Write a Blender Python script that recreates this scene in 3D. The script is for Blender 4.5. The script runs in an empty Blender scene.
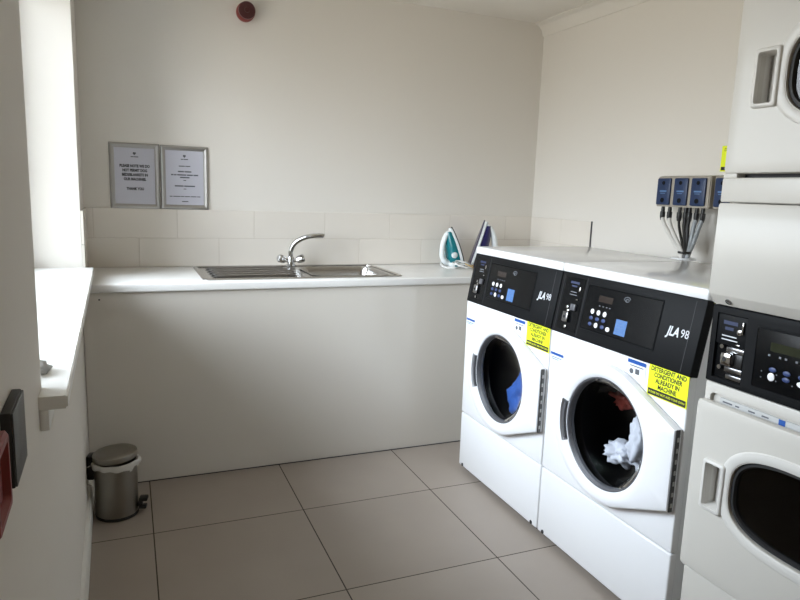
import bpy, bmesh, math, random
from mathutils import Vector, Matrix, noise
random.seed(7)
PI = math.pi
S = bpy.context.scene
C = S.collection

# ------------------------------------------------------------------ materials
def lin(c):
    return tuple(((v/255)/12.92 if v/255 <= .04045 else ((v/255+.055)/1.055)**2.4) for v in c)

def mat(name, rgb, rough=.5, metal=0., spec=.5, bump=0., bscale=60., var=0., vscale=6., coat=0., alpha=1.):
    m = bpy.data.materials.new(name); m.use_nodes = True
    nt = m.node_tree; b = nt.nodes['Principled BSDF']
    c = lin(rgb)
    b.inputs['Base Color'].default_value = (*c, 1)
    b.inputs['Roughness'].default_value = rough
    b.inputs['Metallic'].default_value = metal
    b.inputs['Specular IOR Level'].default_value = spec
    b.inputs['Coat Weight'].default_value = coat
    b.inputs['Coat Roughness'].default_value = .12
    tc = nt.nodes.new('ShaderNodeTexCoord')
    if var > 0:
        n = nt.nodes.new('ShaderNodeTexNoise'); n.inputs['Scale'].default_value = vscale
        n.inputs['Detail'].default_value = 4
        nt.links.new(tc.outputs['Object'], n.inputs['Vector'])
        r = nt.nodes.new('ShaderNodeMixRGB'); r.blend_type = 'MIX'
        r.inputs[1].default_value = (*[v*(1-var) for v in c], 1)
        r.inputs[2].default_value = (*[min(1, v*(1+var)) for v in c], 1)
        nt.links.new(n.outputs['Fac'], r.inputs[0])
        nt.links.new(r.outputs[0], b.inputs['Base Color'])
    if bump > 0:
        n = nt.nodes.new('ShaderNodeTexNoise'); n.inputs['Scale'].default_value = bscale
        n.inputs['Detail'].default_value = 3
        nt.links.new(tc.outputs['Object'], n.inputs['Vector'])
        bp = nt.nodes.new('ShaderNodeBump'); bp.inputs['Strength'].default_value = bump
        bp.inputs['Distance'].default_value = .002
        nt.links.new(n.outputs['Fac'], bp.inputs['Height'])
        nt.links.new(bp.outputs['Normal'], b.inputs['Normal'])
    return m

def glass_mat(name, tint, rough=.02, ior=1.45):
    m = bpy.data.materials.new(name); m.use_nodes = True
    nt = m.node_tree; nt.nodes.clear()
    o = nt.nodes.new('ShaderNodeOutputMaterial')
    t = nt.nodes.new('ShaderNodeBsdfTransparent'); t.inputs[0].default_value = (*tint, 1)
    g = nt.nodes.new('ShaderNodeBsdfGlossy'); g.inputs['Roughness'].default_value = rough
    f = nt.nodes.new('ShaderNodeFresnel'); f.inputs['IOR'].default_value = ior
    x = nt.nodes.new('ShaderNodeMixShader')
    nt.links.new(f.outputs[0], x.inputs[0]); nt.links.new(t.outputs[0], x.inputs[1])
    nt.links.new(g.outputs[0], x.inputs[2]); nt.links.new(x.outputs[0], o.inputs[0])
    return m

def brushed(name, rgb, rough=.3, sx=1, sy=1, sz=60):
    m = mat(name, rgb, rough, 1.)
    nt = m.node_tree; b = nt.nodes['Principled BSDF']
    tc = nt.nodes.new('ShaderNodeTexCoord'); mp = nt.nodes.new('ShaderNodeMapping')
    mp.inputs['Scale'].default_value = (sx, sy, sz)
    n = nt.nodes.new('ShaderNodeTexNoise'); n.inputs['Scale'].default_value = 12
    mr = nt.nodes.new('ShaderNodeMapRange')
    mr.inputs['To Min'].default_value = rough*.75; mr.inputs['To Max'].default_value = rough*1.35
    nt.links.new(tc.outputs['Object'], mp.inputs[0]); nt.links.new(mp.outputs[0], n.inputs['Vector'])
    nt.links.new(n.outputs['Fac'], mr.inputs['Value']); nt.links.new(mr.outputs[0], b.inputs['Roughness'])
    return m

def floor_mat():
    m = mat('floor_tile', (148, 140, 130), .42)
    nt = m.node_tree; b = nt.nodes['Principled BSDF']; N = nt.nodes.new; L = nt.links.new
    geo = N('ShaderNodeTexCoord'); sep = N('ShaderNodeSeparateXYZ'); L(geo.outputs['Object'], sep.inputs[0])
    def math_(op, a, bv=None, c=None):
        n = N('ShaderNodeMath'); n.operation = op
        for i, v in enumerate((a, bv, c)):
            if v is None: continue
            if isinstance(v, (int, float)): n.inputs[i].default_value = v
            else: L(v, n.inputs[i])
        return n.outputs[0]
    def line(axis, off):
        u = math_('DIVIDE', math_('SUBTRACT', sep.outputs[axis], off), .6)
        d = math_('ABSOLUTE', math_('SUBTRACT', u, math_('ROUND', u)))
        return math_('LESS_THAN', d, .0038), math_('FLOOR', u)
    lx, ix = line(0, .2569); ly, iy = line(1, -1.0888)
    g = math_('MAXIMUM', lx, ly)
    cv = N('ShaderNodeCombineXYZ'); L(ix, cv.inputs[0]); L(iy, cv.inputs[1])
    wn = N('ShaderNodeTexWhiteNoise'); L(cv.outputs[0], wn.inputs['Vector'])
    ns = N('ShaderNodeTexNoise'); ns.inputs['Scale'].default_value = 3.5; ns.inputs['Detail'].default_value = 6
    L(geo.outputs['Object'], ns.inputs['Vector'])
    fac = math_('ADD', math_('MULTIPLY', wn.outputs['Value'], .25), math_('MULTIPLY', ns.outputs['Fac'], .75))
    mx = N('ShaderNodeMixRGB'); L(fac, mx.inputs[0])
    mx.inputs[1].default_value = (*lin((148, 137, 127)), 1); mx.inputs[2].default_value = (*lin((165, 154, 143)), 1)
    m2 = N('ShaderNodeMixRGB'); L(g, m2.inputs[0]); L(mx.outputs[0], m2.inputs[1])
    m2.inputs[2].default_value = (*lin((62, 54, 46)), 1)
    L(m2.outputs[0], b.inputs['Base Color'])
    rr = math_('ADD', math_('MULTIPLY', g, .4), .4); L(rr, b.inputs['Roughness'])
    return m

M = {}
M['wall'] = mat('wall_paint', (224, 219, 211), .75, spec=.3, bump=.08, bscale=90)
M['ceiling'] = mat('ceiling_paint', (230, 225, 217), .85, spec=.2)
M['trim'] = mat('white_gloss_paint', (232, 230, 224), .35)
M['sill'] = mat('sill_white', (238, 237, 233), .3)
M['upvc'] = mat('white_upvc', (235, 236, 236), .3)
M['floor'] = floor_mat()
M['tile'] = mat('cream_glazed_tile', (224, 217, 207), .16, bump=.03, bscale=14)
M['grout'] = mat('pale_grout', (196, 186, 172), .8)
M['laminate'] = mat('white_laminate', (232, 230, 226), .28, bump=.02, bscale=200)
M['panel'] = mat('white_panel', (216, 210, 200), .14, bump=.015, bscale=5)
M['steel'] = brushed('brushed_steel', (190, 188, 185), .22, 1, 60, 1)
M['bin_steel'] = brushed('bin_steel', (150, 146, 138), .36, 60, 60, 1)
M['chrome'] = mat('chrome', (205, 205, 205), .08, 1.)
M['grey_metal'] = mat('grey_metal', (150, 150, 152), .2, 1.)
M['alu'] = mat('satin_aluminium', (172, 170, 167), .34, .9)
M['paper'] = mat('printed_paper', (196, 196, 206), .35, coat=.25)
M['ink'] = mat('black_ink', (24, 24, 26), .6)
M['greyink'] = mat('grey_ink', (84, 86, 92), .6)
M['enamel'] = mat('white_enamel', (234, 234, 235), .24, coat=.3)
M['enamel2'] = mat('dryer_enamel', (196, 192, 184), .4, coat=.1)
M['dryer_trim'] = mat('dryer_trim_plastic', (206, 203, 197), .35)
M['lid'] = mat('glossy_lid_enamel', (230, 230, 230), .13)
M['plastic_w'] = mat('white_door_plastic', (232, 232, 234), .3)
M['seam'] = mat('seam_dark', (52, 52, 54), .7)
M['console'] = mat('console_black', (14, 15, 17), .55, spec=.14)
M['console_gloss'] = mat('console_panel_black', (9, 10, 12), .25, spec=.18)
M['rubber'] = mat('black_rubber', (26, 26, 27), .6)
M['black'] = mat('black_plastic', (24, 23, 23), .4)
M['bezel'] = mat('grey_bezel_plastic', (84, 84, 88), .4)
M['hinge'] = mat('hinge_dark_steel', (78, 77, 76), .4, .7)
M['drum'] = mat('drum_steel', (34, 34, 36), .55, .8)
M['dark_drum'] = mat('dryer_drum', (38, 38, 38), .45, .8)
M['doorglass'] = glass_mat('washer_door_glass', (.82, .84, .86), .02, 1.09)
M['dryerglass'] = glass_mat('dryer_door_glass', (.22, .23, .23), .06, 1.45)
M['pane'] = glass_mat('window_glass', (.93, .95, .95), .0, 1.3)
M['yellow'] = mat('fluorescent_yellow', (236, 240, 20), .5)
M['yellow'].node_tree.nodes['Principled BSDF'].inputs['Base Color'].default_value = (.86, .95, .012, 1)
M['sticker'] = mat('white_sticker', (230, 234, 240), .4)
M['blue'] = mat('blue_print', (28, 82, 160), .4)
M['lightblue'] = mat('pale_blue_print', (84, 118, 160), .4)
M['bluelabel'] = mat('blue_console_label', (72, 112, 168), .4, var=.25, vscale=70)
M['bluebtn'] = mat('blue_button', (44, 62, 108), .45)
M['bluedim'] = mat('dim_blue_print', (34, 46, 80), .5)
M['slip'] = mat('label_slip_grey', (186, 186, 184), .5)
M['whitebtn'] = mat('white_button', (235, 235, 235), .35)
M['lcd'] = mat('lcd_brown', (48, 40, 36), .2)
M['lcdg'] = mat('lcd_green', (34, 38, 20), .2)
M['silverink'] = mat('silver_print', (212, 214, 218), .4)
M['dimink'] = mat('dim_print', (112, 116, 122), .5)
M['red'] = mat('red_plastic', (132, 50, 46), .5)
M['maroon'] = mat('dark_red_lens', (64, 12, 16), .3)
M['liner'] = mat('white_bin_liner', (212, 210, 204), .45, bump=.3, bscale=60)
M['teal'] = mat('teal_plastic', (14, 108, 116), .25)
M['navy'] = mat('navy_plastic', (34, 32, 82), .3)
M['purple'] = mat('purple_grey_soleplate', (92, 88, 112), .3, .5)
M['ironwhite'] = mat('iron_white_plastic', (226, 230, 230), .35)
M['cordw'] = mat('white_cord', (212, 212, 208), .5)
M['cordy'] = mat('tan_cord', (178, 146, 84), .55)
M['housing'] = mat('pump_housing_beige', (158, 150, 138), .5)
M['pumpblue'] = mat('pump_cover_blue', (16, 42, 80), .4)
M['hosew'] = mat('white_hose', (206, 202, 196), .4)
M['hoseg'] = mat('grey_hose', (134, 138, 140), .4)
M['blackdev'] = mat('black_wall_box', (36, 36, 36), .5)
M['devface'] = mat('dark_grey_plate', (72, 73, 72), .4)
M['clothb'] = mat('blue_cloth', (50, 96, 176), .85)
M['clothw'] = mat('white_cloth', (226, 226, 232), .85)
M['clothr'] = mat('red_cloth', (168, 70, 56), .85)
M['clotho'] = mat('olive_cloth', (128, 128, 96), .85)
M['warmlamp'] = mat('lamp_diffuser', (250, 244, 230), .5)

# ------------------------------------------------------------------ mesh helpers
def new(): return bmesh.new()

def add_box(bm, x0, x1, y0, y1, z0, z1, r=0., seg=2):
    t = bmesh.new()
    bmesh.ops.create_cube(t, size=1)
    for v in t.verts:
        v.co = Vector((x0+(v.co.x+.5)*(x1-x0), y0+(v.co.y+.5)*(y1-y0), z0+(v.co.z+.5)*(z1-z0)))
    if r > 0:
        r = min(r, .49*min(abs(x1-x0), abs(y1-y0), abs(z1-z0)))
        bmesh.ops.bevel(t, geom=list(t.edges), offset=r, segments=seg, profile=.5, affect='EDGES')
    merge(bm, t)
    return bm

def merge(bm, t):
    me = bpy.data.meshes.new('tmp'); t.to_mesh(me); t.free(); bm.from_mesh(me); bpy.data.meshes.remove(me)

def loft(bm, loops, caps=(True, True), closed=True):
    rows = [[bm.verts.new(Vector(p)) for p in l] for l in loops]
    n = len(rows[0])
    for a, b in zip(rows, rows[1:]):
        for i in range(n if closed else n-1):
            j = (i+1) % n
            bm.faces.new((a[i], a[j], b[j], b[i]))
    if caps[0]: bm.faces.new(list(reversed(rows[0])))
    if caps[1]: bm.faces.new(rows[-1])
    bmesh.ops.recalc_face_normals(bm, faces=bm.faces)
    return bm

def add_loft(bm, loops, caps=(True, True), closed=True):
    t = bmesh.new(); loft(t, loops, caps, closed); merge(bm, t); return bm

def add_tube(bm, pts, rad, n=12, caps=True):
    pts = [Vector(p) for p in pts]
    rads = rad if isinstance(rad, (list, tuple)) else [rad]*len(pts)
    loops = []; prev = None
    for i, p in enumerate(pts):
        d = (pts[min(i+1, len(pts)-1)]-pts[max(i-1, 0)]).normalized()
        if prev is None:
            a = d.orthogonal().normalized()
        else:
            a = (prev - d*prev.dot(d)).normalized()
        prev = a; b = d.cross(a)
        loops.append([p+(a*math.cos(2*PI*k/n)+b*math.sin(2*PI*k/n))*rads[i] for k in range(n)])
    return add_loft(bm, loops, (caps, caps))

def smooth_path(pts, per=6):
    pts = [Vector(p) for p in pts]; out = []
    for i in range(len(pts)-1):
        p0, p1, p2, p3 = pts[max(i-1, 0)], pts[i], pts[i+1], pts[min(i+2, len(pts)-1)]
        for k in range(per):
            t = k/per
            out.append(.5*((2*p1)+(p2-p0)*t+(2*p0-5*p1+4*p2-p3)*t*t+(3*p1-p0-3*p2+p3)*t**3))
    out.append(pts[-1]); return out

def circ(cx, cz, r, y, n=64, rz=None):
    rz = rz or r
    return [(cx+r*math.cos(2*PI*k/n), y, cz+rz*math.sin(2*PI*k/n)) for k in range(n)]

def add_lathe(bm, prof, n=48, axis='z', c=(0, 0, 0), caps=(True, True)):
    loops = []
    for r, h in prof:
        l = []
        for k in range(n):
            a = 2*PI*k/n; u, v = r*math.cos(a), r*math.sin(a)
            p = {'z': (u, v, h), 'y': (u, h, v), 'x': (h, u, v)}[axis]
            l.append((p[0]+c[0], p[1]+c[1], p[2]+c[2]))
        loops.append(l)
    return add_loft(bm, loops, caps)

def rrect(x0, x1, y0, y1, r, n=6):
    out = []
    for cx, cy, a0 in ((x1-r, y1-r, 0), (x0+r, y1-r, PI/2), (x0+r, y0+r, PI), (x1-r, y0+r, 1.5*PI)):
        for k in range(n+1):
            a = a0+PI/2*k/n; out.append((cx+r*math.cos(a), cy+r*math.sin(a)))
    return out

def add_prism(bm, pts, f0, f1):
    return add_loft(bm, [[f0(*p) for p in pts], [f1(*p) for p in pts]])

def setp(o, label=None, cat=None, group=None, kind=None):
    if label: o['label'] = label
    if cat: o['category'] = cat
    if group: o['group'] = group
    if kind: o['kind'] = kind
    return o

def obj(name, bm, m, parent=None, loc=(0, 0, 0), rot=(0, 0, 0), smooth=True, angle=35):
    if isinstance(bm, bpy.types.Mesh): me = bm
    else:
        me = bpy.data.meshes.new(name); bm.to_mesh(me); bm.free()
    if smooth:
        me.shade_smooth(); me.set_sharp_from_angle(angle=math.radians(angle))
    me.materials.clear(); me.materials.append(M[m] if isinstance(m, str) else m)
    o = bpy.data.objects.new(name, me); C.objects.link(o)
    o.location = loc; o.rotation_euler = rot
    if parent: o.parent = parent
    return o

def thing(name, label, cat, loc=(0, 0, 0), rotz=0, group=None):
    o = bpy.data.objects.new(name, None); C.objects.link(o)
    o.empty_display_size = .05
    o.location = loc; o.rotation_euler = (0, 0, rotz)
    return setp(o, label, cat, group)

def struct(name, bm, m, **k):
    o = obj(name, bm, m, **k); o['kind'] = 'structure'; return o

def cut(o, *bms):
    """boolean difference, applied"""
    for b in bms:
        me = bpy.data.meshes.new('cut'); b.to_mesh(me); b.free()
        c = bpy.data.objects.new('cut', me); C.objects.link(c)
        c.parent = o.parent; c.location = o.location; c.rotation_euler = o.rotation_euler
        md = o.modifiers.new('b', 'BOOLEAN'); md.operation = 'DIFFERENCE'; md.object = c; md.solver = 'EXACT'
        dg = bpy.context.evaluated_depsgraph_get(); dg.update()
        nm = bpy.data.meshes.new_from_object(o.evaluated_get(dg))
        o.modifiers.clear(); old = o.data; o.data = nm; nm.name = old.name; bpy.data.meshes.remove(old)
        bpy.data.objects.remove(c); bpy.data.meshes.remove(me)
    o.data.shade_smooth(); o.data.set_sharp_from_angle(angle=math.radians(35))
    return o

def text(name, body, size, m, parent, loc, rot, align='CENTER', shear=0., offset=0., width=None, spacing=1., line=1.):
    cu = bpy.data.curves.new(name, 'FONT'); cu.body = body; cu.size = size; cu.align_x = align; cu.align_y = 'CENTER'
    cu.shear = shear; cu.offset = offset; cu.space_line = line; cu.space_character = spacing
    cu.extrude = .0001; cu.resolution_u = 3
    t = bpy.data.objects.new(name, cu); C.objects.link(t)
    dg = bpy.context.evaluated_depsgraph_get(); dg.update()
    me = bpy.data.meshes.new_from_object(t.evaluated_get(dg))
    bpy.data.objects.remove(t); bpy.data.curves.remove(cu)
    if width and len(me.vertices):
        xs = [v.co.x for v in me.vertices]; w = max(xs)-min(xs); s = width/w
        for v in me.vertices: v.co.x *= s
    return obj(name, me, m, parent, loc, rot, smooth=False)

def words(bm, lens, h, y, z, gap=.003, cx=0.):
    """word-like dashes of illegible small print, centred"""
    w = sum(lens)+gap*(len(lens)-1); x = cx-w/2
    for l in lens:
        add_box(bm, x, x+l, y, y+.0003, z-h/2, z+h/2); x += l+gap

# ------------------------------------------------------------------ room
W = 2.6478; H = 2.418; YF = -5.0; TH = .0182      # left wall runs 1 degree out of square
ZC = .9235; ZT = 1.2258
struct('floor', add_box(new(), -.1, W+.1, YF-.1, .1, -.1, 0), 'floor', smooth=False)
struct('ceiling', add_box(new(), -.5, W+.1, YF-.1, .1, H, H+.1), 'ceiling', smooth=False)
struct('wall_back', add_box(new(), -.4, W+.1, 0, .1, 0, H), 'wall', smooth=False)
struct('wall_right', add_box(new(), W, W+.1, YF, 0, 0, H), 'wall', smooth=False)
struct('wall_front', add_box(new(), -.4, W+.1, YF-.1, YF, 0, H), 'wall', smooth=False)
JN, JF, SZ = -2.285, -.40, .9715
DEP = .30; ZH = 2.26
b = new()
add_box(b, -DEP, 0, YF-.05, JN, 0, H); add_box(b, -DEP, 0, JF, .0, 0, H)
add_box(b, -DEP, 0, JN, JF, 0, SZ-.025); add_box(b, -DEP, 0, JN, JF, ZH, H)
struct('wall_left', b, 'wall', rot=(0, 0, TH), smooth=False)
# sill board with a nosing and horns
pts = [(-DEP+.06, JN), (0.0, JN), (0.0, JN-.062), (.047, JN-.062), (.047, JF), (-DEP+.06, JF)]
b = new(); add_prism(b, pts, lambda x, y: (x, y, SZ-.025), lambda x, y: (x, y, SZ))
bmesh.ops.bevel(b, geom=[e for e in b.edges if all(v.co.x > .04 for v in e.verts)], offset=.003, segments=2, affect='EDGES')
struct('trim_1', b, 'sill', rot=(0, 0, TH))
b = new(); add_box(b, 0.0, .016, JN-.062, JN+.04, SZ-.065, SZ-.025, .003)
struct('trim_2', b, 'sill', rot=(0, 0, TH))
# window: frame, mullions, panes
wf = obj('window_1', add_box(new(), -DEP-.03, -DEP+.05, JN, JF, SZ-.025, SZ+.05, .006), 'upvc', rot=(0, 0, TH)); wf['kind'] = 'structure'
b = new()
add_box(b, -DEP-.02, -DEP+.045, JN, JN+.06, SZ+.05, ZH, .006); add_box(b, -DEP-.02, -DEP+.045, JF-.06, JF, SZ+.05, ZH, .006)
add_box(b, -DEP-.02, -DEP+.045, JN+.06, JF-.06, ZH-.06, ZH, .006)
MID = (JN+JF)/2
add_box(b, -DEP-.02, -DEP+.045, MID-.04, MID+.04, SZ+.05, ZH-.06, .006)
obj('window_frame', b, 'upvc', wf)
for y0, y1 in ((JN+.06, MID-.04), (MID+.04, JF-.06)):
    obj('window_pane', add_box(new(), -DEP, -DEP+.006, y0, y1, SZ+.05, ZH-.06), 'pane', wf, smooth=False)
# cornice along the right wall
prof = [(0, -.075), (-.006, -.075), (-.010, -.066), (-.02, -.04), (-.04, -.018), (-.064, -.008), (-.072, -.006), (-.072, 0), (0, 0)]
b = new(); add_prism(b, prof, lambda x, z: (W+x, 0, H+z), lambda x, z: (W+x, YF, H+z))
struct('trim_3', b, 'wall', angle=25)
# baseboard on the left wall
prof = [(0, 0), (.016, 0), (.016, .085), (.012, .095), (.004, .10), (0, .10)]
b = new(); add_prism(b, prof, lambda x, z: (x, YF, z), lambda x, z: (x, -.60, z))
struct('baseboard_left', b, 'trim', rot=(0, 0, TH))

# ------------------------------------------------------------------ splashback
def tile_row(b, x0, x1, seams, z0, z1, f):
    xs = [x0]+[s for s in seams if x0 < s < x1]+[x1]
    for a, c in zip(xs, xs[1:]):
        f(b, a+.0008, c-.0008, z0+.0008, z1-.0008)
zm = (ZC+ZT)/2
pit = .4007
top = [.4421+pit*k for k in range(-1, 7)]; bot = [.6534+pit*k-.0 for k in range(-2, 7)]
b = new(); fb = lambda b, a, c, z0, z1: add_box(b, a, c, -.009, -.001, z0, z1, .001, 1)
tile_row(b, 0.001, W, top, zm, ZT, fb); tile_row(b, 0.001, W, bot, ZC, zm, fb)
sp = struct('trim_4', b, 'tile')
obj('grout', add_box(new(), 0.002, W-.001, -.0075, -.0005, ZC, ZT-.001), 'grout', sp)
b = new(); fr = lambda b, a, c, z0, z1: add_box(b, W-.009, W-.001, -c, -a, z0, z1, .001, 1)
tile_row(b, .009, .61, [.33], zm, ZT, fr); tile_row(b, .009, .61, [.13, .53], ZC, zm, fr)
sp = struct('trim_5', b, 'tile')
b = new(); add_box(b, W-.0075, W-.0005, -.608, -.009, ZC, ZT-.001)
obj('grout', b, 'grout', sp)
obj('edge_strip', add_box(new(), W-.0105, W-.0005, -.613, -.6105, ZC, ZT+.001), 'bezel', sp)
b = new(); fl = lambda b, a, c, z0, z1: add_box(b, .001, .012, -c, -a, z0, z1, .001, 1)
tile_row(b, .01, -JF, [.28], zm, ZT, fl); tile_row(b, .01, -JF, [.1], ZC, zm, fl)
struct('trim_6', b, 'tile', rot=(0, 0, TH))

# crumpled cloth on the near end of the sill
def crumple(seedv, rx, ry, rz):
    b = new(); bmesh.ops.create_icosphere(b, subdivisions=3, radius=1)
    for v in b.verts:
        q_ = 1+.5*noise.fractal(v.co*1.7+Vector((seedv, 0, 0)), .8, 2.1, 3)
        v.co = Vector((v.co.x*rx*q_, v.co.y*ry*q_, max(-rz*.55, v.co.z*rz*q_)))
    return b
o_ = obj('cloth', crumple(3.3, .034, .040, .016), 'slip', loc=(.010, -2.175, SZ+.0089), angle=180); setp(o_, 'small crumpled grey cloth on the near end of the bright window sill', 'cloth')

# ------------------------------------------------------------------ counter
b = new()
add_box(b, .003, W-.012, -.615, -.010, ZC-.038, ZC, .006, 3)
wt = obj('worktop', b, 'laminate'); setp(wt, 'long white laminate worktop running along the back wall under the tiles', 'worktop')
BX0, BX1, BY0, BY1 = 1.055, 1.465, -.51, -.14
def bowl_pts(g): return rrect(BX0-g, BX1+g, BY0-g, BY1+g, .06+g, 6)
cb = new(); add_prism(cb, bowl_pts(.012), lambda x, y: (x, y, ZC-.1), lambda x, y: (x, y, ZC+.1)); cut(wt, cb)
fp = thing('counter_panel', 'plain white panel closing the front of the counter below the worktop', 'panel')
obj('board', add_box(new(), .013, W-.003, -.60, -.582, 0.001, ZC-.0385, .001, 1), 'panel', fp)
obj('seal', add_box(new(), .029, W-.004, -.6035, -.599, 0.0005, .004), 'seam', fp, smooth=False)
obj('screw_hole', add_lathe(new(), [(.004, -.6005), (.004, -.5995)], 12, 'y', (.078, 0, .855)), 'ink', fp)

# sink
sk = thing('kitchen_sink', 'stainless steel inset sink with ribbed drainer on its left', 'sink', (1.02, -.305, ZC))
o = Vector((1.02, -.305, ZC))
b = new()
sx0, sx1, sy0, sy1 = .512, 1.512, -.56, -.05
l = lambda g, z, r=.03: [(x-o.x, y-o.y, z) for x, y in rrect(sx0+g, sx1-g, sy0+g, sy1-g, r-g*.5, 6)]
loft(b, [l(0, .0), l(0, .004), l(.004, .008), l(.012, .0085), l(.02, .0055), l(.02, .001)])
top_ = obj('drainer_top', b, 'steel', sk, angle=25)
cb = new(); add_prism(cb, bowl_pts(0), lambda x, y: (x-o.x, y-o.y, -.05), lambda x, y: (x-o.x, y-o.y, .05)); cut(top_, cb)
for k in range(5):
    b = new(); yy = sy0+.09+k*.075
    n = 14; pl = []
    pp = [(sx0+.05+(.44-.012*abs(k-2))*i/n-o.x, yy-o.y, .0052) for i in range(n+1)]
    add_tube(b, pp, [.0005 if i in (0, n) else .0105 for i in range(n+1)], 10)
    obj('drainer_rib', b, 'grey_metal', sk)
b = new()
lb = lambda g, z: [(x-o.x, y-o.y, z) for x, y in bowl_pts(g)]
loft(b, [lb(.006, .0058), lb(0, .0056), lb(-.006, -.005), lb(-.012, -.03), lb(-.022, -.13), lb(-.04, -.15), lb(-.09, -.155),
         lb(-.09, -.157), lb(-.035, -.152), lb(-.015, -.13), lb(-.006, -.03), lb(.003, -.004)], (False, False))
rows = [v for v in b.verts]
bw = obj('bowl', b, 'steel', sk)
b = new(); add_prism(b, bowl_pts(-.088), lambda x, y: (x-o.x, y-o.y, -.158), lambda x, y: (x-o.x, y-o.y, -.1545)); obj('bowl_base', b, 'steel', sk)
obj('waste', add_lathe(new(), [(.04, -.1545), (.04, -.1515), (.03, -.1515), (.028, -.153)], 24, 'z', (1.28-o.x, -.325-o.y, 0)), 'chrome', sk)

# tap
tp = thing('mixer_tap', 'chrome mixer tap with curved spout and two knobs at the back of the sink', 'tap', (1.025, -.105, ZC+.0085))
obj('body', add_lathe(new(), [(.028, 0), (.028, .006), (.021, .012), (.02, .04), (.016, .052), (.012, .054)], 24), 'chrome', tp)
path = smooth_path([(0, 0, .045), (.002, 0, .085), (.020, -.01, .125), (.058, -.025, .153), (.105, -.045, .168), (.155, -.062, .172), (.168, -.066, .168)], 6)
obj('spout', add_tube(new(), path, [.0135]*(len(path)-7)+[.0125]*5+[.0125, .0118], 16), 'chrome', tp)
for sgn in (-1, 1):
    b = new(); d = Vector((sgn*.86, -.25, .3)).normalized()
    p0 = Vector((sgn*.012, 0, .026))
    add_tube(b, [p0, p0+d*.02, p0+d*.022, p0+d*.03, p0+d*.036, p0+d*.058, p0+d*.066, p0+d*.068], [.010, .010, .016, .019, .021, .023, .018, .004], 10)
    obj('tap_knob', b, 'chrome', tp)

# ------------------------------------------------------------------ irons
def iron(name, label, loc, rotz, body, sole, dial, hmat, s=1.0):
    t = thing(name, label, 'iron', loc, rotz)
    lean = .30
    st = [(0, .052, .078), (.015, .058, .084), (.05, .060, .082), (.09, .056, .074), (.13, .047, .064), (.165, .034, .05), (.195, .02, .034), (.215, .006, .018)]
    st = [(z*s, w*s, tt*s) for z, w, tt in st]
    def sec(z, w, x0, x1, n=12, flat=.6):
        # D-shaped section from x0 to x1
        out = []
        for k in range(n+1):
            a = -PI/2+PI*k/n
            out.append((x0+(x1-x0)*max(0, math.cos(a))**flat+lean*z, w*math.sin(a), z))
        return out
    sb = new(); loft(sb, [[(lean*z, -w-.001, z), (lean*z+.006*s, -w-.001, z), (lean*z+.006*s, w+.001, z), (lean*z, w+.001, z)] for z, w, tt in [(max(z, .004), w, tt) for z, w, tt in st]+[(.222*s, .001, .01)]])
    obj('soleplate', sb, sole, t)
    kb = new(); loft(kb, [sec(z, w, .006*s, .024*s, 12, .35) for z, w, tt in st]); obj('skirt', kb, 'ironwhite', t)
    bb = new(); loft(bb, [sec(z, w*.92, .022*s, .022*s+tt*.62) for z, w, tt in st[:-1]]); obj('water_tank', bb, body, t)
    h = smooth_path([(.06*s, 0, .016*s), (.098*s, 0, .022*s), (.122*s, 0, .055*s), (.124*s, 0, .10*s), (.116*s, 0, .145*s), (.098*s, 0, .18*s), (.08*s, 0, .19*s)], 5)
    obj('handle', add_tube(new(), h, [(.019 if i < 8 else .0145)*s for i in range(len(h))], 12), hmat, t)
    hb = new(); loft(hb, [sec(z, w*.8, .02*s, .085*s, 12, .4) for z, w, tt in [(0, .05*s, 0), (.012*s, .055*s, 0), (.022*s, .05*s, 0)]]); obj('heel', hb, 'ironwhite', t)
    for sg in (-1, 1):
        db = new(); add_lathe(db, [(.017*s, sg*.040*s), (.017*s, sg*.052*s), (.012*s, sg*.055*s)], 20, 'y', (.068*s, 0, .066*s))
        obj('dial', db, dial, t)
    return t
iron('steam_iron', 'teal and white steam iron standing on its heel, the left of the two irons', (2.068, -.13, ZC), PI+.05, 'teal', 'black', 'ironwhite', 'ironwhite', 1.06)
iron('steam_iron', 'navy and white steam iron standing on its heel beside the washing machine', (2.108, -.15, ZC), -.45, 'navy', 'purple', 'ironwhite', 'ironwhite', 1.27)
def cord(name, label, pts, m, r=.0035):
    o = obj(name, add_tube(new(), smooth_path(pts, 8), r, 8), m); setp(o, label, 'cord'); return o
z = ZC+.0054
cord('iron_cord', 'white iron cord lying in a tangle at the foot of the teal iron',
     [(1.945, -.12, z+.02), (1.925, -.15, z+.010), (1.915, -.22, z), (1.955, -.27, z), (2.01, -.25, z+.004), (2.00, -.29, z+.014), (1.955, -.25, z+.022), (1.985, -.215, z+.024), (2.04, -.245, z+.014), (2.075, -.28, z), (2.02, -.31, z+.004), (1.965, -.285, z+.020), (1.985, -.235, z+.036), (2.04, -.26, z+.026), (2.085, -.25, z)], 'cordw', .0052)
cord('iron_cord', 'tan cord curling on the worktop between the two irons',
     [(2.10, -.26, z), (2.06, -.30, z+.006), (2.03, -.265, z+.022), (2.08, -.245, z+.012), (2.13, -.27, z), (2.17, -.30, z), (2.14, -.33, z), (2.08, -.32, z)], 'cordy')

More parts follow.
